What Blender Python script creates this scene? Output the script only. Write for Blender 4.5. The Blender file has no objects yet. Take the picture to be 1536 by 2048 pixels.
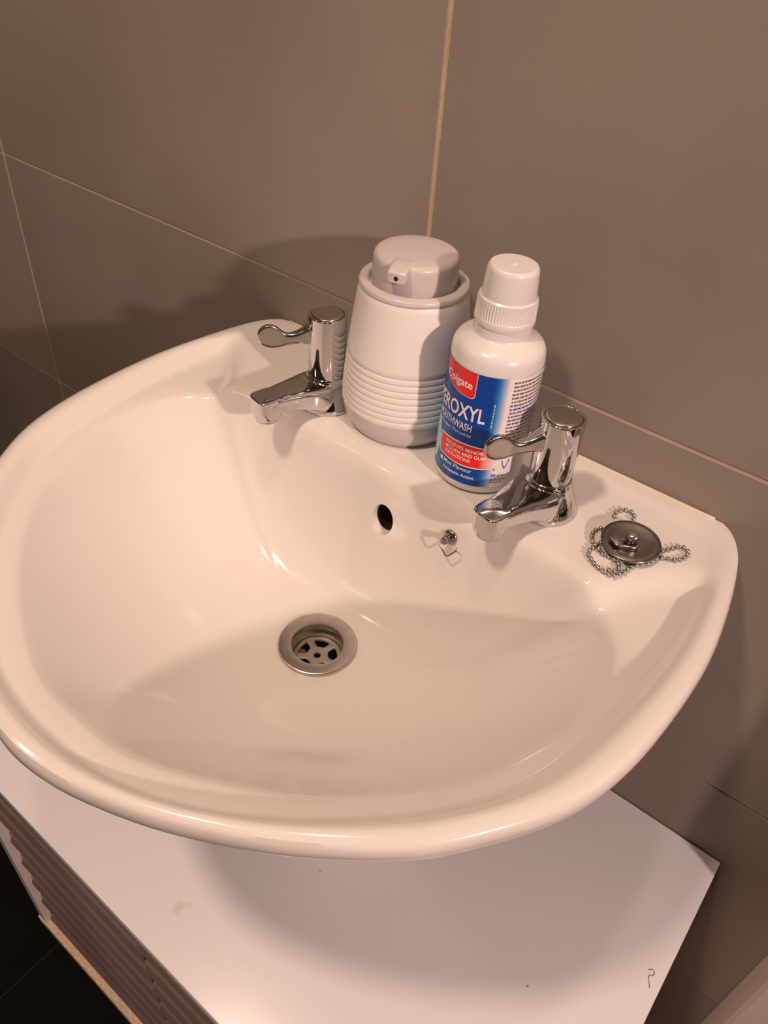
import bpy, bmesh, math, random
from mathutils import Vector, Matrix
random.seed(4)
C = bpy.context.scene.collection
PI = math.pi
ZR = 0.85          # height of the basin rim above the floor; z values below are measured from the rim

# ------------------------------------------------------------------ camera
cam = bpy.data.cameras.new('camera')
cam.sensor_fit = 'VERTICAL'; cam.sensor_height = 24.0
cam.lens = 1580.7 / 2048 * 24.0
cam.clip_start = 0.01
co = bpy.data.objects.new('camera', cam); C.objects.link(co)
co.matrix_world = Matrix(((0.7797946, -0.4448006, 0.4405369, 0.2660225),
                          (0.6231855, 0.4844565, -0.6139558, -0.485),
                          (0.0596670, 0.7532956, 0.6549699, 0.351819 + ZR),
                          (0, 0, 0, 1)))
bpy.context.scene.camera = co

# ------------------------------------------------------------------ world, lamps, exposure
w = bpy.data.worlds.new('world'); bpy.context.scene.world = w; w.use_nodes = True
w.node_tree.nodes['Background'].inputs[0].default_value = (0.05, 0.04, 0.035, 1)
w.node_tree.nodes['Background'].inputs[1].default_value = 1.0

def lamp(name, loc, power, size, color, aim=None, spread=180):
    l = bpy.data.lights.new(name, 'AREA'); l.shape = 'DISK'; l.size = size; l.energy = power; l.color = color; l.spread = math.radians(spread)
    o = bpy.data.objects.new(name, l); C.objects.link(o)
    o.location = (loc[0], loc[1], loc[2] + ZR)
    if aim:
        d = Vector(aim) - Vector(loc)
        o.rotation_euler = d.to_track_quat('-Z', 'Y').to_euler()
    return o
lamp('ceiling_lamp_key', (2.35, -0.92, 1.10), 11.0, 0.11, (1.0, 0.70, 0.60), aim=(-0.25, -0.10, 0.25), spread=84)
lamp('ceiling_lamp_by_wall', (0.10, -0.36, 1.47), 3.0, 0.10, (1.0, 0.74, 0.56))
lamp('ceiling_lamp_overhead', (-0.12, -0.86, 1.47), 15.0, 0.14, (1.0, 0.71, 0.54))
lamp('ceiling_lamp_far', (-1.1, -1.3, 1.47), 3.5, 0.14, (1.0, 0.70, 0.52))

vs = bpy.context.scene.view_settings
vs.view_transform = 'Standard'; vs.look = 'None'; vs.gamma = 1.0; vs.use_curve_mapping = False
vs.exposure = 0.02

# ------------------------------------------------------------------ materials
def mat(name, color, rough=0.5, metal=0.0, coat=0.0, spec=0.5, noise=None, bump=None, sss=0.0):
    m = bpy.data.materials.new(name); m.use_nodes = True
    nt = m.node_tree; b = nt.nodes['Principled BSDF']
    b.inputs['Base Color'].default_value = (*color, 1)
    b.inputs['Roughness'].default_value = rough
    b.inputs['Metallic'].default_value = metal
    b.inputs['Coat Weight'].default_value = coat
    b.inputs['Coat Roughness'].default_value = 0.04
    b.inputs['Specular IOR Level'].default_value = spec
    if sss:
        b.inputs['Subsurface Weight'].default_value = sss
        b.inputs['Subsurface Radius'].default_value = (0.01, 0.008, 0.006)
        b.inputs['Subsurface Scale'].default_value = 0.3
    tc = nt.nodes.new('ShaderNodeTexCoord')
    if noise:                                   # (scale, amount, second colour, detail)
        n = nt.nodes.new('ShaderNodeTexNoise'); n.inputs['Scale'].default_value = noise[0]
        n.inputs['Detail'].default_value = noise[3] if len(noise) > 3 else 6
        nt.links.new(tc.outputs['Object'], n.inputs['Vector'])
        r = nt.nodes.new('ShaderNodeValToRGB')
        r.color_ramp.elements[0].position = 0.35; r.color_ramp.elements[1].position = 0.68
        r.color_ramp.elements[0].color = (*color, 1); r.color_ramp.elements[1].color = (*noise[2], 1)
        nt.links.new(n.outputs['Fac'], r.inputs['Fac'])
        nt.links.new(r.outputs['Color'], b.inputs['Base Color'])
    if bump:                                    # (scale, strength, distance)
        n = nt.nodes.new('ShaderNodeTexNoise'); n.inputs['Scale'].default_value = bump[0]; n.inputs['Detail'].default_value = 4
        nt.links.new(tc.outputs['Object'], n.inputs['Vector'])
        bp = nt.nodes.new('ShaderNodeBump'); bp.inputs['Strength'].default_value = bump[1]; bp.inputs['Distance'].default_value = bump[2]
        nt.links.new(n.outputs['Fac'], bp.inputs['Height']); nt.links.new(bp.outputs['Normal'], b.inputs['Normal'])
    return m

M = {}
M['ceramic'] = mat('glazed_ceramic', (0.735, 0.705, 0.68), 0.13, spec=0.42)
M['channel_shade'] = mat('painted_channel_shade', (0.035, 0.02, 0.012), 0.95, spec=0.1)  # near-black colour standing in for the shade deep inside the overflow
M['tile'] = mat('brown_porcelain_tile', (0.240, 0.206, 0.176), 0.42, noise=(3.2, 1, (0.310, 0.268, 0.236), 9), bump=(60, 0.10, 0.0008), spec=0.4)
M['grout'] = mat('cream_grout', (0.62, 0.49, 0.33), 0.9, noise=(30, 1, (0.72, 0.60, 0.43)))
M['floor_tile'] = mat('black_floor_tile', (0.003, 0.0028, 0.0026), 0.7, noise=(5, 1, (0.005, 0.0045, 0.004)), spec=0.1)
M['dark_grout'] = mat('dark_grout', (0.012, 0.011, 0.008), 0.9)
M['plaster'] = mat('white_plaster', (0.42, 0.38, 0.34), 0.8)
M['brown_paint'] = mat('brown_wall', (0.16, 0.13, 0.105), 0.6)
M['white_paint'] = mat('white_gloss_paint', (0.74, 0.66, 0.62), 0.45)
M['chrome'] = mat('chrome', (0.64, 0.63, 0.64), 0.06, metal=1.0)
M['chrome_worn'] = mat('worn_chrome', (0.55, 0.52, 0.49), 0.22, metal=1.0, bump=(220, 0.12, 0.0004))
M['lever_metal'] = mat('brushed_chrome', (0.46, 0.43, 0.41), 0.20, metal=1.0, bump=(90, 0.35, 0.0008))
M['steel'] = mat('brushed_steel', (0.50, 0.46, 0.43), 0.30, metal=1.0, noise=(90, 1, (0.60, 0.56, 0.52)))
M['plug_metal'] = mat('tarnished_chrome', (0.26, 0.24, 0.23), 0.24, metal=1.0, noise=(60, 1, (0.36, 0.33, 0.31)), bump=(120, 0.1, 0.0003))
M['limescale'] = mat('scaled_metal', (0.40, 0.34, 0.28), 0.45, metal=0.5, noise=(160, 1, (0.33, 0.34, 0.28)), bump=(300, 0.3, 0.0006))
M['rubber'] = mat('black_rubber', (0.012, 0.011, 0.011), 0.6)
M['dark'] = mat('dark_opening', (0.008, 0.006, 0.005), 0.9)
M['disp_body'] = mat('white_plastic', (0.80, 0.79, 0.79), 0.30, spec=0.4)
M['disp_cap'] = mat('pale_grey_plastic', (0.58, 0.55, 0.55), 0.30, spec=0.4)
M['bottle'] = mat('bottle_plastic', (0.75, 0.745, 0.75), 0.22, spec=0.5, sss=0.15)
M['ink_white'] = mat('white_ink', (0.86, 0.86, 0.88), 0.35)
M['ink_pale'] = mat('pale_blue_ink', (0.45, 0.68, 0.88), 0.35)
M['ink_dark'] = mat('dark_print', (0.16, 0.11, 0.13), 0.5)
M['ink_blue'] = mat('blue_print', (0.02, 0.09, 0.42), 0.4)
M['red'] = mat('red_ink', (0.80, 0.004, 0.010), 0.30)
M['slat'] = mat('grey_slat', (0.21, 0.18, 0.155), 0.6, noise=(9, 1, (0.27, 0.23, 0.20)))
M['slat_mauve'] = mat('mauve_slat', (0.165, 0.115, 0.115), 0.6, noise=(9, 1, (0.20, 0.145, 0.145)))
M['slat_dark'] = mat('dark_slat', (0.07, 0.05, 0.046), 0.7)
M['chipboard'] = mat('raw_chipboard', (0.62, 0.46, 0.30), 0.9, noise=(260, 1, (0.80, 0.66, 0.48), 2))
M['hair'] = mat('hair', (0.05, 0.03, 0.02), 0.5)
M['sealant'] = mat('cream_sealant', (0.70, 0.62, 0.50), 0.4)
M['rust'] = mat('rust_deposit', (0.16, 0.05, 0.02), 0.8)

def laminate():
    """white laminate with the few brownish stains that are on the cabinet top"""
    m = mat('white_laminate', (0.82, 0.84, 0.88), 0.28)
    nt = m.node_tree; b = nt.nodes['Principled BSDF']; tc = nt.nodes.new('ShaderNodeTexCoord')
    nz = nt.nodes.new('ShaderNodeTexNoise'); nz.inputs['Scale'].default_value = 160
    nt.links.new(tc.outputs['Object'], nz.inputs['Vector'])
    total = None
    for (x, y, rx, ry, s) in ((-0.016, -0.3446, 0.0045, 0.0065, 0.45), (-0.011, -0.338, 0.003, 0.003, 0.3), (0.2454, -0.2054, 0.0014, 0.0012, 1.6), (0.0547, -0.2444, 0.001, 0.001, 1.3)):
        mp = nt.nodes.new('ShaderNodeMapping'); mp.vector_type = 'TEXTURE'
        mp.inputs['Location'].default_value = (x, y, -0.35); mp.inputs['Scale'].default_value = (rx, ry, 1)
        nt.links.new(tc.outputs['Object'], mp.inputs['Vector'])
        ln = nt.nodes.new('ShaderNodeVectorMath'); ln.operation = 'LENGTH'; nt.links.new(mp.outputs[0], ln.inputs[0])
        ad = nt.nodes.new('ShaderNodeMath'); ad.operation = 'ADD'; nt.links.new(ln.outputs['Value'], ad.inputs[0]); nt.links.new(nz.outputs['Fac'], ad.inputs[1])
        mr = nt.nodes.new('ShaderNodeMapRange'); mr.inputs[1].default_value = 1.15; mr.inputs[2].default_value = 1.7; mr.inputs[3].default_value = s * 0.5; mr.inputs[4].default_value = 0
        nt.links.new(ad.outputs[0], mr.inputs[0])
        if total is None: total = mr.outputs[0]
        else:
            a2 = nt.nodes.new('ShaderNodeMath'); a2.operation = 'ADD'; nt.links.new(total, a2.inputs[0]); nt.links.new(mr.outputs[0], a2.inputs[1]); total = a2.outputs[0]
    mx = nt.nodes.new('ShaderNodeMix'); mx.data_type = 'RGBA'
    mx.inputs['A'].default_value = (0.82, 0.84, 0.88, 1); mx.inputs['B'].default_value = (0.42, 0.25, 0.17, 1)
    nt.links.new(total, mx.inputs['Factor']); nt.links.new(mx.outputs['Result'], b.inputs['Base Color'])
    return m
M['laminate'] = laminate()

# ------------------------------------------------------------------ helpers
def obj(name, bm, material, parent=None, smooth=False, angle=None):
    if isinstance(bm, bmesh.types.BMesh):
        me = bpy.data.meshes.new(name); bm.to_mesh(me); bm.free()
    else: me = bm
    mats = material if isinstance(material, (list, tuple)) else [material]
    if len(me.materials) == 0:
        for m in mats: me.materials.append(M[m] if isinstance(m, str) else m)
    o = bpy.data.objects.new(name, me); C.objects.link(o)
    if parent is not None: o.parent = parent
    else: o.location.z = ZR
    if smooth:
        for p in me.polygons: p.use_smooth = True
        if angle:
            bm2 = bmesh.new(); bm2.from_mesh(me); lim = math.radians(angle)
            for e in bm2.edges:
                if len(e.link_faces) == 2 and e.calc_face_angle(0) > lim: e.smooth = False
            bm2.to_mesh(me); bm2.free()
    return o
def thing(name, label, cat, loc, rot=(0, 0, 0), group=None):
    o = bpy.data.objects.new(name, None); C.objects.link(o); o.empty_display_size = 0.02
    o.location = (loc[0], loc[1], loc[2] + ZR); o.rotation_euler = rot
    o['label'] = label; o['category'] = cat
    if group: o['group'] = group
    return o
def struct(o, label=None):
    o['kind'] = 'structure'
    if label: o['label'] = label
    return o
def box(bm, x0, x1, y0, y1, z0, z1, bevel=0.0, seg=2):
    g = bmesh.ops.create_cube(bm, size=1.0); vs_ = g['verts']
    for v in vs_:
        v.co = Vector(((x0 + x1) / 2 + v.co.x * (x1 - x0), (y0 + y1) / 2 + v.co.y * (y1 - y0), (z0 + z1) / 2 + v.co.z * (z1 - z0)))
    if bevel:
        es = list({e for v in vs_ for e in v.link_edges})
        bmesh.ops.bevel(bm, geom=es, offset=bevel, segments=seg, affect='EDGES', profile=0.5)
    return bm
def boxm(*a, **k): return box(bmesh.new(), *a, **k)
def lathe(bm, prof, n=72, cx=0, cy=0, rmod=None, close=True):
    """prof: (r, z) from bottom to top; r = 0 ends make a pole"""
    rings = []
    for (r, z) in prof:
        if r < 1e-6: rings.append([bm.verts.new((cx, cy, z))]); continue
        ring = []
        for i in range(n):
            a = 2 * PI * i / n; rr = rmod(r, z, a) if rmod else r
            ring.append(bm.verts.new((cx + rr * math.cos(a), cy + rr * math.sin(a), z)))
        rings.append(ring)
    for a, b in zip(rings, rings[1:]):
        for i in range(n):
            j = (i + 1) % n
            if len(a) == 1 and len(b) == 1: continue
            if len(a) == 1: bm.faces.new((a[0], b[j], b[i]))
            elif len(b) == 1: bm.faces.new((a[i], a[j], b[0]))
            else: bm.faces.new((a[i], a[j], b[j], b[i]))
    return bm
def fillet(pts, r, n=5):
    """round the inner corners of a 2D polyline"""
    out = [pts[0]]
    for k in range(1, len(pts) - 1):
        p0, p, p1 = Vector(pts[k - 1]), Vector(pts[k]), Vector(pts[k + 1])
        rr = r[k] if isinstance(r, (list, tuple)) else r
        if rr <= 0: out.append(tuple(p)); continue
        a, b = (p0 - p), (p1 - p); d = min(rr, a.length * 0.48, b.length * 0.48)
        if a.length < 1e-7 or b.length < 1e-7: out.append(tuple(p)); continue
        A, B = p + a.normalized() * d, p + b.normalized() * d
        for i in range(n + 1):
            t = i / n; q = A * (1 - t) ** 2 + p * 2 * t * (1 - t) + B * t * t
            out.append((q.x, q.y))
    out.append(pts[-1]); return out
def tube(bm, pts, r, n=8, closed=False):
    pts = [Vector(p) for p in pts]; rings = []
    for i, p in enumerate(pts):
        if closed: t = (pts[(i + 1) % len(pts)] - pts[i - 1])
        else: t = pts[min(i + 1, len(pts) - 1)] - pts[max(i - 1, 0)]
        t.normalize(); up = Vector((0, 0, 1)) if abs(t.z) < 0.95 else Vector((1, 0, 0))
        s = t.cross(up).normalized(); u = s.cross(t).normalized()
        rings.append([bm.verts.new(p + (s * math.cos(2 * PI * k / n) + u * math.sin(2 * PI * k / n)) * r) for k in range(n)])
    m = len(rings)
    for i in range(m if closed else m - 1):
        a, b = rings[i], rings[(i + 1) % m]
        for k in range(n): bm.faces.new((a[k], a[(k + 1) % n], b[(k + 1) % n], b[k]))
    if not closed:
        bm.faces.new(rings[0][::-1]); bm.faces.new(rings[-1])
    return bm
def loft(bm, secs, cap=True):
    rings = [[bm.verts.new(p) for p in s] for s in secs]
    n = len(rings[0])
    for a, b in zip(rings, rings[1:]):
        for k in range(n): bm.faces.new((a[k], a[(k + 1) % n], b[(k + 1) % n], b[k]))
    if cap: bm.faces.new(rings[0][::-1]); bm.faces.new(rings[-1])
    return bm
def sup(cx, l, cz, hw, hh, e=4.0, n=28, ax=(0, -1)):
    """superellipse section across a sweep direction ax at distance l"""
    d = Vector((ax[0], ax[1], 0)); s = Vector((-d.y, d.x, 0)); out = []
    for k in range(n):
        a = 2 * PI * k / n; c_, s_ = math.cos(a), math.sin(a)
        u = math.copysign(abs(c_) ** (2 / e), c_) * hw; v = math.copysign(abs(s_) ** (2 / e), s_) * hh
        out.append(d * l + s * (cx + u) + Vector((0, 0, cz + v)))
    return out
def smoothstep(a, b, x):
    t = max(0.0, min(1.0, (x - a) / (b - a))); return t * t * (3 - 2 * t)
def bake(o):
    """apply the modifiers of o without bpy.ops"""
    dg = bpy.context.evaluated_depsgraph_get(); me = bpy.data.meshes.new_from_object(o.evaluated_get(dg))
    o.modifiers.clear(); o.data = me; return o

# ------------------------------------------------------------------ the room
TW, TH, JV, JH = 0.5945, 0.303, 0.0034, 0.0018
wall = struct(obj('wall_back', boxm(-1.9, 0.95, 0.0014, 0.10, -0.85, 1.5), 'grout'), 'brown tiled wall behind the basin')
rows = [(-0.5697 - 0.303 + 0.001, -0.5697), (-0.5697, -0.2617), (-0.2617, 0.0414), (0.0414, 0.3444), (0.3444, 0.6474), (0.6474, 0.9504), (0.9504, 1.2534)]
cols = [-0.0613 + k * (TW + JV) for k in range(-3, 2)]
first = {}
for (z0, z1) in rows:
    for x0 in cols:
        h = round(z1 - z0, 5)
        b_ = bmesh.new(); box(b_, JV / 2, TW + JV / 2, 0, 0.008, JH / 2, h - JH / 2, 0.0006, 1)
        o = obj('tile', b_, 'tile', wall); o.location = (x0, random.uniform(-0.00015, 0.00015), z0)
        for v in o.data.vertices: pass
def shell(name, *a, m='brown_paint'): return struct(obj(name, boxm(*a), m))
shell('wall_right', 2.9, 3.0, -2.0, 0.1, -0.85, 1.5)
shell('wall_left', -1.9, -1.8, -2.0, 0.0, -0.85, 1.5)
shell('wall_front', -1.9, 3.0, -2.1, -2.0, -0.85, 1.5)
shell('ceiling', -1.9, 3.0, -2.1, 0.1, 1.5, 1.6, m='plaster')
struct(obj('wall_alcove', boxm(0.95, 3.0, 0.0014, 0.10, -0.85, 1.5), 'brown_paint'))
fl = struct(obj('floor', boxm(-1.9, 3.0, -2.1, 0.1, -0.95, -0.8515), 'dark_grout'), 'black tiled floor')
for i in range(5):
    for j in range(4):
        o = obj('tile', boxm(0, 0.298, 0, 0.298, 0, 0.006, bevel=0.0006, seg=1), 'floor_tile', fl)
        o.location = (-0.905 + i * 0.30, -1.2 + j * 0.30, -0.8565)
fb = obj('far_tiles', boxm(0.6, 2.9, -2.0, 0.0, -0.8515, -0.8505), 'floor_tile', fl); fb['kind'] = 'stuff'
b_ = bmesh.new(); box(b_, 0.406, 0.95, -0.052, 0.0, -0.85, 1.5, 0.003, 2)
struct(obj('trim_1', b_, 'white_paint'), 'white boxed-in panel standing proud of the tiled wall')

# ------------------------------------------------------------------ the cabinet under the basin
cab = thing('under_sink_cabinet', 'low white laminate cabinet with grey ribbed doors standing under the washbasin', 'cabinet', (0, 0, 0))
XL, XR, YF = -0.338, 0.331, -0.382
b_ = bmesh.new(); box(b_, XL, XR, YF, -0.001, -0.368, -0.35, 0.0012, 2)
top = obj('top_panel', b_, 'laminate', cab, True, 40)
obj('side_panel', boxm(XL, XL + 0.016, YF + 0.001, -0.002, -0.812, -0.368, bevel=0.0006), 'white_paint', cab)
obj('side_panel', boxm(XR - 0.016, XR, YF + 0.001, -0.002, -0.812, -0.368, bevel=0.0006), 'white_paint', cab)
obj('back_panel', boxm(XL + 0.016, XR - 0.016, -0.008, -0.003, -0.812, -0.368), 'white_paint', cab)
o = obj('bottom_panel', boxm(XL - 0.002, XR + 0.002, YF - 0.001, -0.002, -0.830, -0.812, bevel=0.0008), 'chipboard', cab); o['label'] = 'bare chipboard bottom edge'
for x in (XL + 0.03, XR - 0.03):
    for y in (YF + 0.04, -0.04):
        b_ = bmesh.new(); lathe(b_, [(0, -0.8505), (0.018, -0.8505), (0.016, -0.83), (0, -0.83)], 20, x, y)
        obj('foot', b_, 'rubber', cab)
SEAM = -0.050; NS = 8; PH = (0.812 - 0.368) / NS
for di, (xa, xb, dy) in enumerate(((XL + 0.0165, SEAM - 0.0022, 0.0), (SEAM + 0.0022, XR - 0.0165, -0.0022))):
    door = obj('door', boxm(xa, xb, -0.360 + dy, -0.346, -0.811, -0.369), 'slat', cab)
    prof = [(-0.358, 0.0), (-0.3605, -0.0010), (-0.3650, -0.013), (-0.3625, -0.0145), (-0.3680, -0.022), (-0.3660, -0.0235), (-0.3720, -0.038), (-0.3695, -0.0400),
            (-0.3748, -0.0530), (-0.3725, -0.0548), (-0.358, -0.0553)]
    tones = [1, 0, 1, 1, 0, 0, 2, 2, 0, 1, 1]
    sm = None
    for k in range(NS):
        if sm is None:
            b_ = bmesh.new()
            secs = [[Vector((x, y + dy, z)) for (y, z) in prof] for x in (xa, xb)]
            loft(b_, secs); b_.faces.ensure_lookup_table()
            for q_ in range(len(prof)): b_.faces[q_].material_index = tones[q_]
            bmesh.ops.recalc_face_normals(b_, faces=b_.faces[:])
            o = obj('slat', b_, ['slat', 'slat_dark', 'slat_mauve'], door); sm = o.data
        else:
            o = bpy.data.objects.new('slat', sm); C.objects.link(o); o.parent = door
        o.location = (0, 0, -0.3685 - k * PH - (0.004 if di else 0))
        if di and k == NS - 1: o.scale.z = 0.9

# ------------------------------------------------------------------ the washbasin
CX, CY = 0.0008, -0.19
OUT = [(0, -.4165), (.027, -.4137), (.052, -.4068), (.080, -.3965), (.104, -.3850), (.130, -.3706), (.152, -.3560), (.177, -.3365), (.198, -.315), (.229, -.268), (.243, -.227), (.249, -.18), (.250, -.125), (.244, -.075), (.235, -.036), (.226, -.015), (.2155, -.0025), (.206, 0), (.1, 0), (0, 0)]
GRO = [(0, -.398), (.068, -.387), (.136, -.345), (.199, -.273), (.220, -.193), (.226, -.12), (.219, -.060), (.207, -.030), (.185, -.022), (.1, -.020), (0, -.020)]
BOW = [(0, -.380), (.051, -.373), (.124, -.334), (.177, -.281), (.204, -.218), (.207, -.175), (.196, -.140), (.168, -.119), (.12, -.112), (.04, -.112), (0, -.114)]
def loop_of(half, rr):
    full = half + [(-x, y) for (x, y) in reversed(half[1:-1])]
    # Catmull-Rom through the points
    n = len(full); out = []
    for i in range(n):
        p0, p1, p2, p3 = (Vector(full[(i + k) % n]) for k in (-1, 0, 1, 2))
        for s in range(10):
            t = s / 10
            out.append(0.5 * ((2 * p1) + (-p0 + p2) * t + (2 * p0 - 5 * p1 + 4 * p2 - p3) * t * t + (-p0 + 3 * p1 - 3 * p2 + p3) * t ** 3))
    return out
def radial(loop, N):
    """distance from the drain to the loop for N evenly spaced angles"""
    res = []
    for i in range(N):
        a = 2 * PI * i / N; d = Vector((math.cos(a), math.sin(a))); best = 0
        for p, q in zip(loop, loop[1:] + loop[:1]):
            p2 = Vector((p.x - CX, p.y - CY)); e = q - p
            den = d.x * e.y - d.y * e.x
            if abs(den) < 1e-12: continue
            t = (p2.x * e.y - p2.y * e.x) / den; u = (p2.x * d.y - p2.y * d.x) / den
            if 0 <= u <= 1 and t > best: best = t
        res.append(best)
    return res
NA = 360
RO, RG, RB = (radial(loop_of(h, 0), NA) for h in (OUT, GRO, BOW))
def deckw(x, y):
    """1 on the raised tap deck, 0 on the lower ledge round the bowl"""
    ax_ = abs(x)
    s = (ax_ - 0.172) * 0.80 - (y + 0.122) * 0.60      # signed distance to the oblique step at each end of the deck
    s += 0.010 * (1 - min(1, ((ax_ - 0.19) / 0.03) ** 2)) - 0.006
    return (1 - smoothstep(-0.010, 0.008, s)) * smoothstep(-0.20, -0.13, y)
ZD = -0.132
cols_ = []
for i in range(NA):
    a = 2 * PI * i / NA; dx, dy = math.cos(a), math.sin(a)
    ro, rg, rb = RO[i], RG[i], RB[i]
    def P(r, z): return [r, z]
    pts = [P(0.0225, -0.160), P(0.0225, -0.150), P(0.0226, ZD - 0.004), P(0.0240, ZD - 0.0006)]
    zl = -0.0125; r0 = 0.026
    wb = deckw(CX + dx * rb, CY + dy * rb); ze = -0.004 * wb + (zl - 0.004) * (1 - wb)
    back = smoothstep(0.1, 0.85, dy)
    p = 2.35 + 1.1 * back
    for k in range(46):
        s = (k + 0.4) / 46
        pts.append(P(r0 + (rb - r0) * s, ZD + (ze - ZD) * (0.10 * s + 0.90 * s ** p)))
    nL = 16
    for k in range(nL + 1):
        s = k / nL; r = rb + (rg - rb) * s; x, y = CX + dx * r, CY + dy * r; wd = deckw(x, y)
        pts.append(P(r, -0.004 * wd + (zl - 0.004 * (1 - s) ** 1.5) * (1 - wd)))
    zg = pts[-1][1]
    yo = CY + dy * ro; bk = smoothstep(-0.085, -0.010, yo) * (1 if dy > 0 else 0)
    zc = 0.0 * (1 - bk) + -0.0018 * bk
    W = ro - rg
    for (s, z) in ((0.08, 0.10), (0.18, 0.38), (0.28, 0.72), (0.38, 0.92), (0.50, 1.0), (0.62, 0.985)):
        pts.append(P(rg + W * s, zg + (zc - zg) * z))
    tail = [(0.76, zc - 0.0008), (0.88, zc - 0.0028), (0.96, zc - 0.0056), (1.0, zc - 0.0095), (0.985, zc - 0.0135), (0.93, zc - 0.0165)] if True else []
    flat = [(0.76, zc), (0.88, zc - 0.0001), (0.96, zc - 0.0006), (1.0, zc - 0.003), (1.0, zc - 0.014), (1.0, zc - 0.0225)]
    for (s1, z1), (s2, z2) in zip(tail, flat):
        pts.append(P(rg + W * (s1 * (1 - bk) + s2 * bk), z1 * (1 - bk) + z2 * bk))
    npin = len(pts)
    inset = 0.006 * (1 - bk)
    pts.append(P(ro - inset - 0.006 * (1 - bk), -0.0185 - 0.006 * bk)); pts.append(P(ro - inset - 0.016 * (1 - bk), -0.0225 - 0.004 * bk))
    for (s, z) in ((0.90, -0.045), (0.80, -0.075), (0.66, -0.105), (0.48, -0.135), (0.34, -0.152), (0.22, -0.158)):
        if bk > 0.5: s = {0.90: 1.0, 0.80: 0.99, 0.66: 0.97, 0.48: 0.8, 0.34: 0.5, 0.22: 0.3}[s]
        pts.append(P(max(0.045, ro * s), z - 0.006 * bk))
    pts.append(P(0.040, -0.1600)); pts.append(P(0.026, -0.1605))
    # smooth the profile a little so every edge is the soft edge of fired ceramic
    for it in range(5):
        q = [list(v) for v in pts]
        for k in range(4, npin - 5):
            z0_, z1_, z2_ = pts[k - 1][1], pts[k][1], pts[k + 1][1]
            q[k][1] = z1_ * 0.5 + (z0_ + z2_) * 0.25
            q[k][0] = pts[k][0] * 0.5 + (pts[k - 1][0] + pts[k + 1][0]) * 0.25
        pts = q
    cols_.append(pts)
m_ = len(cols_[0])
b_ = bmesh.new(); grid = []
for i in range(NA):
    a = 2 * PI * i / NA
    grid.append([b_.verts.new((CX + math.cos(a) * r, min(-0.0006, CY + math.sin(a) * r), z)) for (r, z) in cols_[i]])
for i in range(NA):
    A_, B_ = grid[i], grid[(i + 1) % NA]
    for k in range(m_):
        k2 = (k + 1) % m_
        b_.faces.new((A_[k], A_[k2], B_[k2], B_[k]))
bmesh.ops.recalc_face_normals(b_, faces=b_.faces[:])
basin = thing('washbasin', 'glossy white ceramic D-shaped washbasin fixed to the brown tiled wall', 'basin', (0, 0, 0))
bowl = obj('basin_bowl', b_, ['ceramic', 'channel_shade'], basin, True)
# overflow hole: flared mouth and a channel behind it, its inner shade painted near-black
OVX, OVZ = 0.0030, -0.046
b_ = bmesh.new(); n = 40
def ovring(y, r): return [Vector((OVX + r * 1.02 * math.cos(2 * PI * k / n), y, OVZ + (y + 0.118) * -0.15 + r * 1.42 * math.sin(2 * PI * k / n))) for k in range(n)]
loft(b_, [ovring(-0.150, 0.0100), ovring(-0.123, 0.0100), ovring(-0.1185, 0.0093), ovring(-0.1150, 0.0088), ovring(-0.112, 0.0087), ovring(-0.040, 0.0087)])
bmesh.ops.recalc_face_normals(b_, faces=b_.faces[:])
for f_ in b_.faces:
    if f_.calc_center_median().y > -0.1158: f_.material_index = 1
cut = obj('cutter', b_, ['ceramic', 'channel_shade'])
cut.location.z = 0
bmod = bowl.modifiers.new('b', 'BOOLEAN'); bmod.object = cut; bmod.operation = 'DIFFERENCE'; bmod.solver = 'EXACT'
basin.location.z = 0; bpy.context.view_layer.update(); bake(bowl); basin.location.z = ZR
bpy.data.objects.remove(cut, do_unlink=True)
b_ = bmesh.new(); b_.from_mesh(bowl.data)
for f_ in b_.faces: f_.smooth = True
for e in b_.edges:
    if len(e.link_faces) == 2 and e.calc_face_angle(0) > math.radians(38): e.smooth = False
b_.to_mesh(bowl.data); b_.free()
b_ = bmesh.new(); lathe(b_, [(0.0, -0.349), (0.075, -0.349), (0.072, -0.345), (0.060, -0.30), (0.055, -0.22), (0.062, -0.17), (0.080, -0.150), (0.074, -0.151), (0.055, -0.185), (0.0, -0.186)], 48, 0.003, -0.17)
obj('pedestal', b_, 'ceramic', basin, True, 60)

b_ = bmesh.new(); tube(b_, [(-0.205 + 0.0082 * k, -0.0022, -0.0022) for k in range(51)], 0.0019, 8)
o = obj('sealant_bead', b_, 'sealant', basin, True); o['label'] = 'thin bead of sealant along the tiles'

# ------------------------------------------------------------------ basin waste
b_ = bmesh.new(); lathe(b_, [(0.0192, -0.012), (0.0192, -0.002), (0.0196, 0.0008), (0.0203, 0.0022), (0.0292, 0.0032), (0.0303, 0.0028), (0.0309, 0.0018), (0.0309, -0.0005), (0.0230, -0.0015)], 96)
dr = obj('drain_flange', b_, 'steel', basin, True, 40); dr['label'] = 'round chrome drain with five-slot strainer in the bowl'; dr.location = (0.0008, -0.190, ZD)
b_ = bmesh.new(); lathe(b_, [(0.0, -0.045), (0.0185, -0.044), (0.0190, -0.012), (0.0195, -0.012), (0.0190, -0.046), (0.0, -0.0465)], 64)
obj('waste_pipe', b_, 'rubber', dr, True, 40)
b_ = bmesh.new(); zs = -0.0120
def annulus(bm, r0, r1, zt, zb, n=72): lathe(bm, [(r0, zb), (r0, zt - .0004), (r0 + .0004, zt), (r1 - .0004, zt), (r1, zt - .0004), (r1, zb), (r0, zb)], n)
annulus(b_, 0.0026, 0.0086, zs, zs - 0.002, 48); annulus(b_, 0.0155, 0.0191, zs, zs - 0.002)
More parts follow.
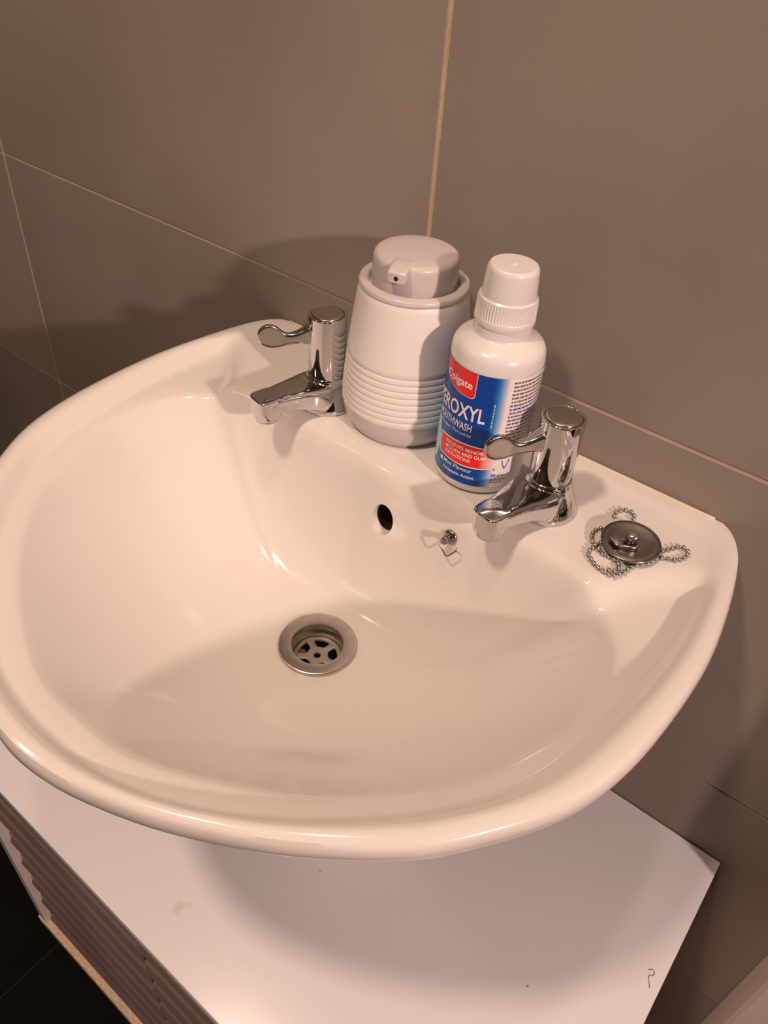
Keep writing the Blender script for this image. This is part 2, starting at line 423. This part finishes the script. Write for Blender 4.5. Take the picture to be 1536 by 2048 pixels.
for k in range(5):
    a = math.radians(80 + 72 * k); d = Vector((math.cos(a), math.sin(a), 0)); s = Vector((-d.y, d.x, 0))
    secs = []
    for (l, hw) in ((0.0060, 0.0042), (0.0095, 0.0026), (0.0135, 0.0026), (0.0172, 0.0042)):
        secs.append([d * l + s * u + Vector((0, 0, zs + v)) for (u, v) in ((-hw, -0.002), (hw, -0.002), (hw, -0.0003), (hw - .0004, -0.0001), (-hw + .0004, -0.0001), (-hw, -0.0003))])
    loft(b_, secs)
bmesh.ops.recalc_face_normals(b_, faces=b_.faces[:])
obj('strainer', b_, 'limescale', dr, True, 45)
b_ = bmesh.new(); bmesh.ops.create_icosphere(b_, subdivisions=3, radius=0.0035)
for v in b_.verts: v.co = Vector((v.co.x * 1.1 + -0.0125, v.co.y - 0.004, v.co.z * 0.5 - 0.0155))
o = obj('rust_deposit', b_, 'rust', dr, True); o['label'] = 'brown deposit in one slot'

# ------------------------------------------------------------------ taps
def make_tap(name, label, loc, spout_deg, lever_deg, height=0.078):
    t = thing(name, label, 'tap', loc, group='chrome lever taps on the basin')
    sd = (math.cos(math.radians(spout_deg)), math.sin(math.radians(spout_deg)))
    b = bmesh.new()
    lathe(b, [(0, 0.0), (0.0225, 0.0), (0.0235, 0.0015), (0.0235, 0.004), (0.0225, 0.007), (0.0205, 0.013), (0.0180, 0.019), (0.0162, 0.024), (0.0154, 0.0285), (0, 0.0285)], 64)
    obj_b = [sup(0, l, cz, hw, hh, 4.6, 48, sd) for (l, cz, hw, hh) in
             ((-0.004, 0.0130, 0.0150, 0.0120), (0.010, 0.0138, 0.0185, 0.0118), (0.020, 0.0155, 0.0172, 0.0102), (0.030, 0.0178, 0.0146, 0.0086), (0.042, 0.0195, 0.0124, 0.0074), (0.052, 0.0202, 0.0112, 0.0068), (0.058, 0.0202, 0.0106, 0.0066))]
    loft(b, obj_b)
    c_ = (sd[0] * 0.0575, sd[1] * 0.0575)
    lathe(b, [(0, 0.0080), (0.0094, 0.0080), (0.0098, 0.0095), (0.0107, 0.016), (0.0109, 0.0264), (0.0106, 0.0270), (0, 0.0271)], 64, *c_, rmod=lambda r, z, a: r * 0.96 * (abs(math.cos(a - math.radians(spout_deg))) ** 4 + abs(math.sin(a - math.radians(spout_deg))) ** 4) ** -0.25 if z > 0.012 else r * (1 + 0.06 * (z > 0.0085)))
    bmesh.ops.recalc_face_normals(b, faces=b.faces[:])
    o = obj('spout_body', b, 'chrome', t, True)
    r = o.modifiers.new('r', 'REMESH'); r.mode = 'VOXEL'; r.voxel_size = 0.0007; r.use_smooth_shade = True
    s = o.modifiers.new('s', 'SMOOTH'); s.factor = 0.5; s.iterations = 7
    bpy.context.view_layer.update(); bake(o)
    for p in o.data.polygons: p.use_smooth = True
    b = bmesh.new(); lathe(b, fillet([(0.0062, 0.0100), (0.0062, 0.0062), (0.0088, 0.0062), (0.0088, 0.0090)], 0.0006, 3), 40, *c_)
    obj('aerator', b, 'chrome_worn', t, True, 40)
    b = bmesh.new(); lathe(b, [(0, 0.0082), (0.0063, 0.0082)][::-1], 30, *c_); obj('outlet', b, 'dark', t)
    H = height
    b = bmesh.new(); lathe(b, fillet([(0, 0.0275), (0.0145, 0.0275), (0.0149, 0.040), (0.0147, H), (0.0128, H), (0.0125, H - 0.0012), (0, H - 0.0012)], [0, 0.0006, 0.004, 0.0016, 0.0005, 0.0003, 0], 5), 80)
    h_ = obj('headwork', b, 'chrome', t, True, 50)
    b = bmesh.new(); lathe(b, fillet([(0, H - 0.0012), (0.0121, H - 0.0012), (0.0121, H + 0.0004), (0.0105, H + 0.0009), (0, H + 0.0012)], [0, 0, 0.0005, 0.002, 0], 4), 64)
    o = obj('cap', b, 'chrome_worn', t, True, 50)
    ld = (math.cos(math.radians(lever_deg)), math.sin(math.radians(lever_deg)))
    z0 = H - 0.078
    secs = [sup(0, l, z + z0, hw, hh, e, 28, ld) for (l, z, hw, hh, e) in
            ((0.0120, 0.0625, 0.0068, 0.0085, 4), (0.0150, 0.0618, 0.0060, 0.0075, 4), (0.0190, 0.0603, 0.0046, 0.0056, 3.5), (0.0250, 0.0585, 0.0036, 0.0046, 3), (0.0310, 0.0575, 0.0028, 0.0046, 3),
             (0.0345, 0.0580, 0.0022, 0.0062, 5), (0.0375, 0.0592, 0.0021, 0.0082, 6), (0.0410, 0.0600, 0.0021, 0.0095, 6), (0.0450, 0.0602, 0.0021, 0.0096, 6), (0.0485, 0.0601, 0.0022, 0.0084, 5), (0.0510, 0.0600, 0.0024, 0.0062, 4), (0.0525, 0.0600, 0.0019, 0.0038, 3), (0.0529, 0.0600, 0.0008, 0.0015, 2.2))]
    b = bmesh.new(); loft(b, secs); bmesh.ops.recalc_face_normals(b, faces=b.faces[:])
    o = obj('lever', b, 'lever_metal', t, True, 60)
    s = o.modifiers.new('s', 'SUBSURF'); s.levels = 2; bpy.context.view_layer.update(); bake(o)
    for p in o.data.polygons: p.use_smooth = True
    return t
make_tap('basin_tap', 'chrome lever tap on the far left of the deck beside the soap dispenser', (-0.0937, -0.0758, -0.0045), -101, -133)
make_tap('basin_tap', 'chrome lever tap in front of the mouthwash bottle, next to the plug', (0.105, -0.0700, -0.0045), -100, -125, 0.076)

# ------------------------------------------------------------------ soap dispenser
sd_ = thing('soap_dispenser', 'white ribbed pump soap dispenser with pale grey cap between tap and mouthwash', 'dispenser', (-0.0345, -0.0515, -0.0043))
sc = 1.0
body = [(0, 0.0215), (0.0475, 0.0215), (0.0484, 0.0220)]
zz = 0.0220
def brad(z):   # body radius by height
    if z < 0.030: return 0.0485
    t = (z - 0.030) / 0.083; return 0.0485 - 0.0092 * t ** 1.35
NR = 8; rp = 0.0050
for k in range(NR):
    z0 = zz + k * rp
    for (u, d) in ((0.03, 0.0006), (0.14, 0.0001), (0.35, 0.0), (0.65, 0.0), (0.86, 0.0001), (0.97, 0.0006)):
        body.append((brad(z0 + u * rp) - d, z0 + u * rp))
zt = zz + NR * rp + 0.0006
for k in range(14):
    z = zt + (0.1125 - zt) * k / 13; body.append((brad(z), z))
b_ = bmesh.new(); lathe(b_, body + [(0.0388, 0.1135), (0.0, 0.1135)], 128)
obj('body', b_, 'disp_body', sd_, True, 50)
b_ = bmesh.new(); lathe(b_, fillet([(0, 0.0), (0.0370, 0.0), (0.0405, 0.0008), (0.0465, 0.010), (0.0480, 0.0215), (0, 0.0215)], [0, 0.001, 0.003, 0.01, 0.0006, 0], 6), 128)
o = obj('base_band', b_, 'disp_cap', sd_, True, 50)
b_ = bmesh.new(); lathe(b_, fillet([(0.0, 0.1130), (0.0388, 0.1130), (0.0390, 0.1140), (0.0396, 0.1147), (0.0390, 0.1178), (0.0335, 0.1190), (0.0318, 0.1170), (0.0315, 0.1120), (0, 0.1118)], [0, 0.0003, 0.0004, 0.001, 0.0022, 0.0016, 0.001, 0, 0], 5), 128)
obj('collar', b_, 'disp_cap', sd_, True, 50)
b_ = bmesh.new(); lathe(b_, fillet([(0, 0.1119), (0.0300, 0.1119), (0.0303, 0.125), (0.0298, 0.1375), (0.018, 0.1390), (0, 0.1395)], [0, 0.0005, 0.004, 0.0042, 0.004, 0], 7), 128)
cap_ = obj('pump_cap', b_, 'disp_cap', sd_, True, 50)
# beak of the pump
nd = math.radians(-75); d = (math.cos(nd), math.sin(nd))
b_ = bmesh.new()
loft(b_, [sup(0, 0.010, 0.1378, 0.0075, 0.0014, 5, 32, d), sup(0, 0.018, 0.1362, 0.0072, 0.0026, 5, 32, d), sup(0, 0.025, 0.1352, 0.0070, 0.0040, 6, 32, d), sup(0, 0.0310, 0.1336, 0.0068, 0.0044, 7, 32, d), sup(0, 0.0360, 0.1317, 0.0066, 0.0036, 8, 32, d), sup(0, 0.0363, 0.1316, 0.0062, 0.0032, 8, 32, d)])
bmesh.ops.recalc_face_normals(b_, faces=b_.faces[:])
noz = obj('nozzle', b_, 'disp_cap', sd_, True, 40)
b_ = bmesh.new(); e0 = Vector((d[0] * 0.0360, d[1] * 0.0360, 0.1316)); tube(b_, [e0, e0 + Vector((d[0] * 0.00055, d[1] * 0.00055, 0))], 0.0015, 20)
obj('spout_hole', b_, 'dark', sd_).parent = noz

# ------------------------------------------------------------------ mouthwash bottle
mb = thing('mouthwash_bottle', 'white mouthwash bottle with blue and red label and ribbed white cap', 'bottle', (0.0465, -0.0665, -0.0043), (0, math.radians(0.8), 0))
RBt = 0.0318
b_ = bmesh.new()
lathe(b_, fillet([(0, 0.0008), (0.0275, 0.0), (0.0312, 0.0030), (RBt - 0.0002, 0.0075), (RBt - 0.0002, 0.0985), (0.0300, 0.1085), (0.0215, 0.1135), (0.0190, 0.1150), (0.0186, 0.1220), (0.0, 0.1220)],
                 [0, 0.002, 0.003, 0.002, 0.006, 0.010, 0.003, 0.002, 0.0005, 0], 7), 128)
obj('bottle_body', b_, 'bottle', mb, True, 50)
NK = 60
b_ = bmesh.new()
def knurl(r, z, a):
    return r - (0.00045 if 0.1275 < z < 0.1372 and math.cos(NK * a) < 0.1 else 0)
lathe(b_, [(0, 0.1220), (0.0192, 0.1220), (0.0198, 0.1235), (0.0198, 0.1262), (0.0196, 0.1270), (0.0195, 0.1276), (0.0193, 0.1370), (0.0188, 0.1392), (0.0178, 0.1402), (0.0, 0.1402)], 240, rmod=knurl)
obj('cap_ring', b_, 'bottle', mb, True, 35)
b_ = bmesh.new(); lathe(b_, fillet([(0, 0.1400), (0.0176, 0.1400), (0.0161, 0.1575), (0.0148, 0.1597), (0.002, 0.1594), (0.0012, 0.1600), (0, 0.1601)], [0, 0.0003, 0.0018, 0.001, 0.0005, 0.0004, 0], 5), 96)
obj('screw_cap', b_, 'bottle', mb, True, 50)

def label_material():
    """printed sleeve: deep blue front, fading to white at its side; colours run over the printed artwork only"""
    m = mat('printed_label', (0.01, 0.08, 0.42), 0.22, spec=0.25); nt = m.node_tree; b = nt.nodes['Principled BSDF']
    uv = nt.nodes.new('ShaderNodeUVMap'); sp = nt.nodes.new('ShaderNodeSeparateXYZ'); nt.links.new(uv.outputs[0], sp.inputs[0])
    vr = nt.nodes.new('ShaderNodeValToRGB'); e = vr.color_ramp.elements
    e[0].position = 0; e[0].color = (0.002, 0.055, 0.34, 1); e[1].position = 1; e[1].color = (0.002, 0.05, 0.36, 1)
    x = e.new(0.30); x.color = (0.001, 0.06, 0.33, 1); x = e.new(0.6); x.color = (0.001, 0.055, 0.37, 1)
    nt.links.new(sp.outputs['Y'], vr.inputs[0])
    hr = nt.nodes.new('ShaderNodeValToRGB'); e = hr.color_ramp.elements     # cyan towards the far left
    e[0].position = 0.30; e[0].color = (1, 1, 1, 1); e[1].position = 0.50; e[1].color = (0, 0, 0, 1)
    nt.links.new(sp.outputs['X'], hr.inputs[0])
    vm = nt.nodes.new('ShaderNodeMapRange'); vm.inputs[1].default_value = 0.70; vm.inputs[2].default_value = 0.35; nt.links.new(sp.outputs['Y'], vm.inputs[0])
    ml = nt.nodes.new('ShaderNodeMath'); ml.operation = 'MULTIPLY'; nt.links.new(hr.outputs[0], ml.inputs[0]); nt.links.new(vm.outputs[0], ml.inputs[1])
    mx = nt.nodes.new('ShaderNodeMix'); mx.data_type = 'RGBA'; nt.links.new(ml.outputs[0], mx.inputs['Factor']); nt.links.new(vr.outputs[0], mx.inputs['A']); mx.inputs['B'].default_value = (0.02, 0.36, 0.62, 1)
    wr = nt.nodes.new('ShaderNodeValToRGB'); e = wr.color_ramp.elements      # fade to the white side panel
    e[0].position = 0.655; e[0].color = (0, 0, 0, 1); e[1].position = 0.735; e[1].color = (1, 1, 1, 1)
    nt.links.new(sp.outputs['X'], wr.inputs[0])
    m1 = nt.nodes.new('ShaderNodeValToRGB'); e = m1.color_ramp.elements
    e[0].position = 0.0; e[0].color = (0, 0, 0, 1); e[1].position = 1.0; e[1].color = (0.86, 0.84, 0.84, 1); x = e.new(0.45); x.color = (0.05, 0.40, 0.80, 1)
    nt.links.new(wr.outputs[0], m1.inputs[0])
    m2 = nt.nodes.new('ShaderNodeMix'); m2.data_type = 'RGBA'; nt.links.new(wr.outputs[0], m2.inputs['Factor']); nt.links.new(mx.outputs['Result'], m2.inputs['A']); nt.links.new(m1.outputs[0], m2.inputs['B'])
    nt.links.new(m2.outputs['Result'], b.inputs['Base Color']); return m
def band_material():
    m = mat('printed_banner', (0.8, 0.004, 0.01), 0.3); nt = m.node_tree; b = nt.nodes['Principled BSDF']
    uv = nt.nodes.new('ShaderNodeUVMap'); sp = nt.nodes.new('ShaderNodeSeparateXYZ'); nt.links.new(uv.outputs[0], sp.inputs[0])
    wr = nt.nodes.new('ShaderNodeValToRGB'); e = wr.color_ramp.elements
    e[0].position = 0.72; e[0].color = (0.80, 0.004, 0.010, 1); e[1].position = 0.97; e[1].color = (0.86, 0.82, 0.82, 1)
    nt.links.new(sp.outputs['X'], wr.inputs[0]); nt.links.new(wr.outputs[0], b.inputs['Base Color']); return m
def patch(name, a0, a1, zlo, zhi, r, material, parent, na=48, nz=2):
    """piece of a cylinder wall; zlo / zhi are numbers or functions of t in 0..1; angles in degrees"""
    b = bmesh.new(); uvl = b.loops.layers.uv.new('UVMap'); g = []
    for i in range(na + 1):
        t = i / na; a = math.radians(a0 + (a1 - a0) * t)
        lo = zlo(t) if callable(zlo) else zlo; hi = zhi(t) if callable(zhi) else zhi
        g.append([(b.verts.new((r * math.cos(a), r * math.sin(a), lo + (hi - lo) * k / nz)), t, k / nz) for k in range(nz + 1)])
    for i in range(na):
        for k in range(nz):
            q = (g[i][k], g[i + 1][k], g[i + 1][k + 1], g[i][k + 1])
            f = b.faces.new([v[0] for v in q])
            for lp, v in zip(f.loops, q): lp[uvl].uv = (v[1], v[2])
    return obj(name, b, material, parent, True)
def wrap_text(name, s, a_anchor, z, h, width_deg, r, material, parent, bold=0.0, align='CENTER'):
    cu = bpy.data.curves.new('t', 'FONT'); cu.body = s; cu.size = 1.0; cu.offset = bold; cu.resolution_u = 3; cu.align_x = 'LEFT'
    to = bpy.data.objects.new('t', cu); C.objects.link(to); bpy.context.view_layer.update()
    me = bpy.data.meshes.new_from_object(to.evaluated_get(bpy.context.evaluated_depsgraph_get()))
    bpy.data.objects.remove(to, do_unlink=True)
    xs = [v.co.x for v in me.vertices]; ys = [v.co.y for v in me.vertices]; x0, x1 = min(xs), max(xs)
    caph = 0.70 if s != s.lower() else 0.70
    wid = math.radians(width_deg); start = math.radians(a_anchor) - (wid / 2 if align == 'CENTER' else (wid if align == 'RIGHT' else 0))
    for v in me.vertices:
        a = start + wid * (v.co.x - x0) / (x1 - x0)
        v.co = Vector((r * math.cos(a), r * math.sin(a), z + v.co.y / caph * h))
    me.materials.clear()
    return obj(name, me, material, parent)
z_off = 0.0043
A0, A1 = -232, 28
lab = patch('label', A0, A1, 0.0088, 0.0975, RBt + 0.0001, [label_material()], mb, 140, 6)
R1, R2 = RBt + 0.00028, RBt + 0.00045
LC = -107
# red tab hanging from the top edge
def tablo(t): return 0.0786 + 0.0110 * (1 - t) ** 3 + 0.0022 * max(0.0, (t - 0.88) / 0.12) ** 3
patch('tab_edge', LC - 27.6, LC + 27.6, lambda t: tablo(t) - 0.0006, 0.0974, R1 - 0.00008, 'ink_pale', lab, 40)
patch('red_tab', LC - 26.6, LC + 26.6, tablo, 0.0975, R1, 'red', lab, 40)
wrap_text('lettering', 'Colgate', LC + 1, 0.0850, 0.0056, 43, R2, 'ink_white', lab, 0.016)
wrap_text('lettering', 'PEROXYL', -63, 0.0618, 0.0108, 80, R2, 'ink_white', lab, 0.018, 'RIGHT')
wrap_text('lettering', 'MOUTHWASH', -77, 0.0528, 0.0058, 58, R2, 'ink_white', lab, 0.008, 'RIGHT')
wrap_text('lettering', 'Hydrogen Peroxide', -76, 0.0485, 0.0026, 60, R2, 'ink_pale', lab, 0.006, 'RIGHT')
# banner with arrow end
BL, BR = -122, -37
bw = 0.0008
def bhi(t): return 0.0402 + 0.0014 * math.sin(PI * t)
def blo(t): return 0.0258 - 0.0014 * math.sin(PI * t)
patch('banner_edge', BL - 2, BR, lambda t: blo(t) - 0.0009, lambda t: bhi(t) + 0.0009, R1 - 0.0001, 'ink_white', lab, 60)
patch('banner', BL, BR, blo, bhi, R1, [band_material()], lab, 60)
wrap_text('lettering', 'RELIEVES MINOR', -110, 0.0364, 0.0028, 53, R2, 'ink_white', lab, 0.008, 'LEFT')
wrap_text('lettering', 'MOUTH AND GUM', -110, 0.0322, 0.0028, 56, R2, 'ink_white', lab, 0.008, 'LEFT')
wrap_text('lettering', 'IRRITATIONS', -110, 0.0280, 0.0028, 38, R2, 'ink_white', lab, 0.008, 'LEFT')
wrap_text('lettering', 'Mint Flavour', -110, 0.0196, 0.0031, 42, R2, 'ink_white', lab, 0.007, 'LEFT')
wrap_text('lettering', 'Antiseptic Action', -110, 0.0143, 0.0028, 46, R2, 'ink_white', lab, 0.006, 'LEFT')
wrap_text('lettering', '300 ml e', -44, 0.0180, 0.0026, 17, R2, 'ink_blue', lab, 0.010, 'LEFT')
wrap_text('lettering', '5', -42, 0.0236, 0.0024, 2.5, R2, 'ink_dark', lab, 0.006, 'LEFT')
def disc_on(name, a, z, ra, rz, r, material, n=20):
    b = bmesh.new(); c = [b.verts.new((r * math.cos(math.radians(a + ra * math.cos(2 * PI * k / n))), r * math.sin(math.radians(a + ra * math.cos(2 * PI * k / n))), z + rz * math.sin(2 * PI * k / n))) for k in range(n)]
    b.faces.new(c); return obj(name, b, material, lab)
disc_on('mint_mark', -115, 0.0209, 3.0, 0.0017, R2, 'ink_white')
# pale drop shape left of the banner
patch('pale_drop', -146, -123, lambda t: 0.0335 - 0.0200 * math.sin(PI * t) ** 0.7, lambda t: 0.0345 + 0.0170 * math.sin(PI * min(1, t * 1.05)) ** 0.7, R1 + 0.00004, 'ink_pale', lab, 24)
# small print on the white side: rows of word-like dashes
def dashes(name, rows_, material):
    b = bmesh.new()
    for (z, a_s, a_e, hh) in rows_:
        a = a_s
        while a < a_e:
            wdt = random.uniform(2.0, 6.5); e_ = min(a + wdt, a_e); n = 3
            vs2 = []
            for k in range(n + 1):
                an = math.radians(a + (e_ - a) * k / n); vs2.append((b.verts.new((R1 * math.cos(an), R1 * math.sin(an), z)), b.verts.new((R1 * math.cos(an), R1 * math.sin(an), z + hh))))
            for k in range(n): b.faces.new((vs2[k][0], vs2[k + 1][0], vs2[k + 1][1], vs2[k][1]))
            a = e_ + random.uniform(0.8, 1.4)
    o = obj(name, b, material, lab); o['kind'] = 'stuff'; return o
rws, blu = [], []
z = 0.0935; k = 0
while z > 0.0425:
    (blu if k in (7, 11) else rws).append((z, -36.5 + (k % 3) * 0.4, random.uniform(14, 22), 0.00125)); z -= 0.0029; k += 1
dashes('small_print', rws, 'ink_dark'); dashes('small_print', blu, 'ink_blue')
dashes('small_print', [(0.0150, -44, -24, 0.0006), (0.0130, -44, -27, 0.0006), (0.0400, -36, -20, 0.0008), (0.0382, -36, -22, 0.0006)], 'ink_blue')
# vertical faint lettering near the right edge of the blue
b_ = bmesh.new()
zz_ = 0.078
while zz_ > 0.061:
    l_ = random.uniform(0.0012, 0.003)
    for s_ in (0,):
        a_, c2 = math.radians(-55.2), math.radians(-53.8)
        q = [b_.verts.new((R1 * math.cos(t_), R1 * math.sin(t_), z_)) for (t_, z_) in ((a_, zz_ - l_), (c2, zz_ - l_), (c2, zz_), (a_, zz_))]; b_.faces.new(q)
    zz_ -= l_ + 0.0007
o = obj('vertical_print', b_, 'ink_pale', lab); o['kind'] = 'stuff'
# open blue tooth-like mark beside the lever
b_ = bmesh.new()
for off in (0.0, 0.10):
    pts = []
    for k in range(15):
        t = k / 14; a = -32 + 10 * t; zq = 0.0245 + (0.0075 - 0.02 * off) * abs(2 * t - 1) ** 1.5 + 0.009 * off
        pts.append((R1 * math.cos(math.radians(a)), R1 * math.sin(math.radians(a)), zq))
    tube(b_, pts, 0.00025, 5)
obj('blue_mark', b_, 'ink_blue', lab)

# ------------------------------------------------------------------ plug with ball chain
DK = -0.0040
pl_ = thing('basin_plug', 'tarnished round metal basin plug lying on its coiled ball chain by the right tap', 'plug', (0.1712, -0.0690, DK))
tilt = Matrix.Rotation(math.radians(3), 4, 'X')
b_ = bmesh.new(); lathe(b_, fillet([(0, 0.0052), (0.0188, 0.0052), (0.0199, 0.0060), (0.0198, 0.0072), (0.0170, 0.0078), (0.012, 0.0070), (0, 0.0066)], [0, 0.0004, 0.0004, 0.0005, 0.002, 0.003, 0], 4), 96)
bmesh.ops.transform(b_, matrix=tilt, verts=b_.verts[:]); disc = obj('disc', b_, 'plug_metal', pl_, True, 40)
b_ = bmesh.new(); lathe(b_, fillet([(0, 0.0002), (0.0145, 0.0002), (0.0180, 0.0045), (0.0182, 0.0053), (0, 0.0053)], 0.0006, 3), 64)
bmesh.ops.transform(b_, matrix=tilt, verts=b_.verts[:]); obj('rubber_stopper', b_, 'rubber', pl_, True, 40)
b_ = bmesh.new(); lathe(b_, fillet([(0, 0.0060), (0.0028, 0.0062), (0.0026, 0.0100), (0.0046, 0.0105), (0.0048, 0.0130), (0.0036, 0.0140), (0, 0.0142)], [0, 0.0005, 0.0005, 0.0005, 0.001, 0.001, 0], 4), 48)
knob = obj('knob', b_, 'chrome_worn', disc, True, 40)
# triangular link and clamp that join the chain
b_ = bmesh.new()
tri = [(0.0035, -0.0020, 0.0088), (0.0062, -0.0050, 0.0086), (0.0052, -0.0070, 0.0084), (-0.0035, -0.0110, 0.0084), (-0.0058, -0.0080, 0.0086), (-0.0035, -0.0045, 0.0092), (-0.0025, -0.0010, 0.0092)]
tube(b_, tri, 0.0008, 8); obj('wire_link', b_, 'chrome_worn', pl_, True)
b_ = bmesh.new(); box(b_, -0.0024, 0.0024, -0.0042, 0.0042, 0.0080, 0.0106, 0.0008, 2)
bmesh.ops.rotate(b_, cent=(0, 0, 0), matrix=Matrix.Rotation(math.radians(55), 3, 'Z'), verts=b_.verts[:]); bmesh.ops.translate(b_, vec=(-0.0070, -0.0098, 0), verts=b_.verts[:])
obj('chain_clamp', b_, 'chrome_worn', pl_, True, 40)
PA = [[0.1492, -0.047], [0.1486, -0.0427], [0.1489, -0.0401], [0.1516, -0.0363], [0.1549, -0.0342], [0.1585, -0.0351], [0.1603, -0.0378], [0.161, -0.041]]
PB = [[0.1560, -0.0625], [0.1513, -0.0633], [0.1486, -0.0649], [0.1466, -0.0686], [0.1458, -0.0719], [0.1472, -0.0769], [0.1494, -0.0809], [0.1528, -0.0837], [0.156, -0.0852], [0.1604, -0.0879], [0.1641, -0.0879], [0.1686, -0.0874], [0.172, -0.0886], [0.1747, -0.0913], [0.1747, -0.0953], [0.1736, -0.0987], [0.1712, -0.0993]]
PC = [[0.1600, -0.0725], [0.1546, -0.0796], [0.1533, -0.0846], [0.1526, -0.0899], [0.1538, -0.0947], [0.1562, -0.0967], [0.1587, -0.0989], [0.1633, -0.1013], [0.1676, -0.1025], [0.1715, -0.1029], [0.1756, -0.1017], [0.1778, -0.0978], [0.1794, -0.0935], [0.1804, -0.0886], [0.1816, -0.0835], [0.1834, -0.0803], [0.186, -0.0779], [0.1881, -0.0744], [0.1901, -0.0676], [0.1925, -0.0646], [0.1955, -0.0631], [0.199, -0.0616], [0.2021, -0.0581], [0.2042, -0.0533], [0.2045, -0.0483], [0.2022, -0.045], [0.1992, -0.0446], [0.1961, -0.0471], [0.1935, -0.052], [0.1912, -0.0563], [0.1876, -0.0608]]
b_ = bmesh.new()
for pi_, path in enumerate((PA, PB, PC)):
    P3 = [Vector((x - 0.1712, y + 0.0690, 0.0016)) for (x, y) in path]
    # resample evenly
    L = [0]
    for p, q in zip(P3, P3[1:]): L.append(L[-1] + (q - p).length)
    nb = int(L[-1] / 0.0041); bs = []
    for i in range(nb + 1):
        s = L[-1] * i / nb; k = max(0, min(len(P3) - 2, next((j for j in range(len(L) - 1) if L[j + 1] >= s), len(P3) - 2)))
        u = (s - L[k]) / max(1e-9, L[k + 1] - L[k]); bs.append(P3[k].lerp(P3[k + 1], u))
    for i, p in enumerate(bs):
        if pi_ == 1 and 0.155 < p.x + 0.1712 < 0.158: p.z += 0.0008
        bmesh.ops.create_icosphere(b_, subdivisions=2, radius=0.00170, matrix=Matrix.Translation(p))
    tube(b_, bs, 0.00035, 6)
obj('ball_chain', b_, 'chrome_worn', pl_, True)

# ------------------------------------------------------------------ chain stay on the bowl wall
cs = thing('chain_stay', 'small metal stud with wire loop fixed to the bowl wall below the bottle', 'chain holder', (0.0615, -0.1165, -0.0300))
def ymat(bm, tl=-14):
    bmesh.ops.rotate(bm, cent=(0, 0, 0), matrix=Matrix.Rotation(math.radians(90 + tl), 3, 'X'), verts=bm.verts[:])
b_ = bmesh.new(); lathe(b_, fillet([(0, -0.004), (0.0056, -0.004), (0.0056, 0.0008), (0.0040, 0.0018), (0, 0.0022)], 0.0006, 4), 48); ymat(b_)
st = obj('stud', b_, 'plug_metal', cs, True, 40)
b_ = bmesh.new(); lathe(b_, fillet([(0, 0.001), (0.0022, 0.001), (0.0022, 0.0062), (0.0029, 0.0066), (0.0029, 0.0088), (0, 0.0094)], 0.0004, 4), 32); ymat(b_)
obj('stud_head', b_, 'plug_metal', st, True, 40)
b_ = bmesh.new()
tube(b_, [(-0.0030, -0.0066, -0.0005), (0.0052, -0.0060, 0.0028), (0.0105, -0.0068, 0.0020), (0.0108, -0.0080, -0.0010), (0.0060, -0.0098, -0.0078), (0.0040, -0.0098, -0.0085), (-0.0028, -0.0086, -0.0030)], 0.00062, 8, True)
obj('wire_loop', b_, 'plug_metal', cs, True)

# ------------------------------------------------------------------ hair on the cabinet top
b_ = bmesh.new(); hp = []
for (x, y) in ((0.3175, -0.1300), (0.3195, -0.1275), (0.3222, -0.1285), (0.3220, -0.1320), (0.3195, -0.1335), (0.3200, -0.1365), (0.3225, -0.1400), (0.3235, -0.1425)):
    hp.append((x, y, -0.3497))
tube(b_, hp, 0.00022, 5)
h_ = obj('hair_strand', b_, 'hair'); h_['label'] = 'short curled hair lying near the right edge of the cabinet top'; h_['category'] = 'hair'
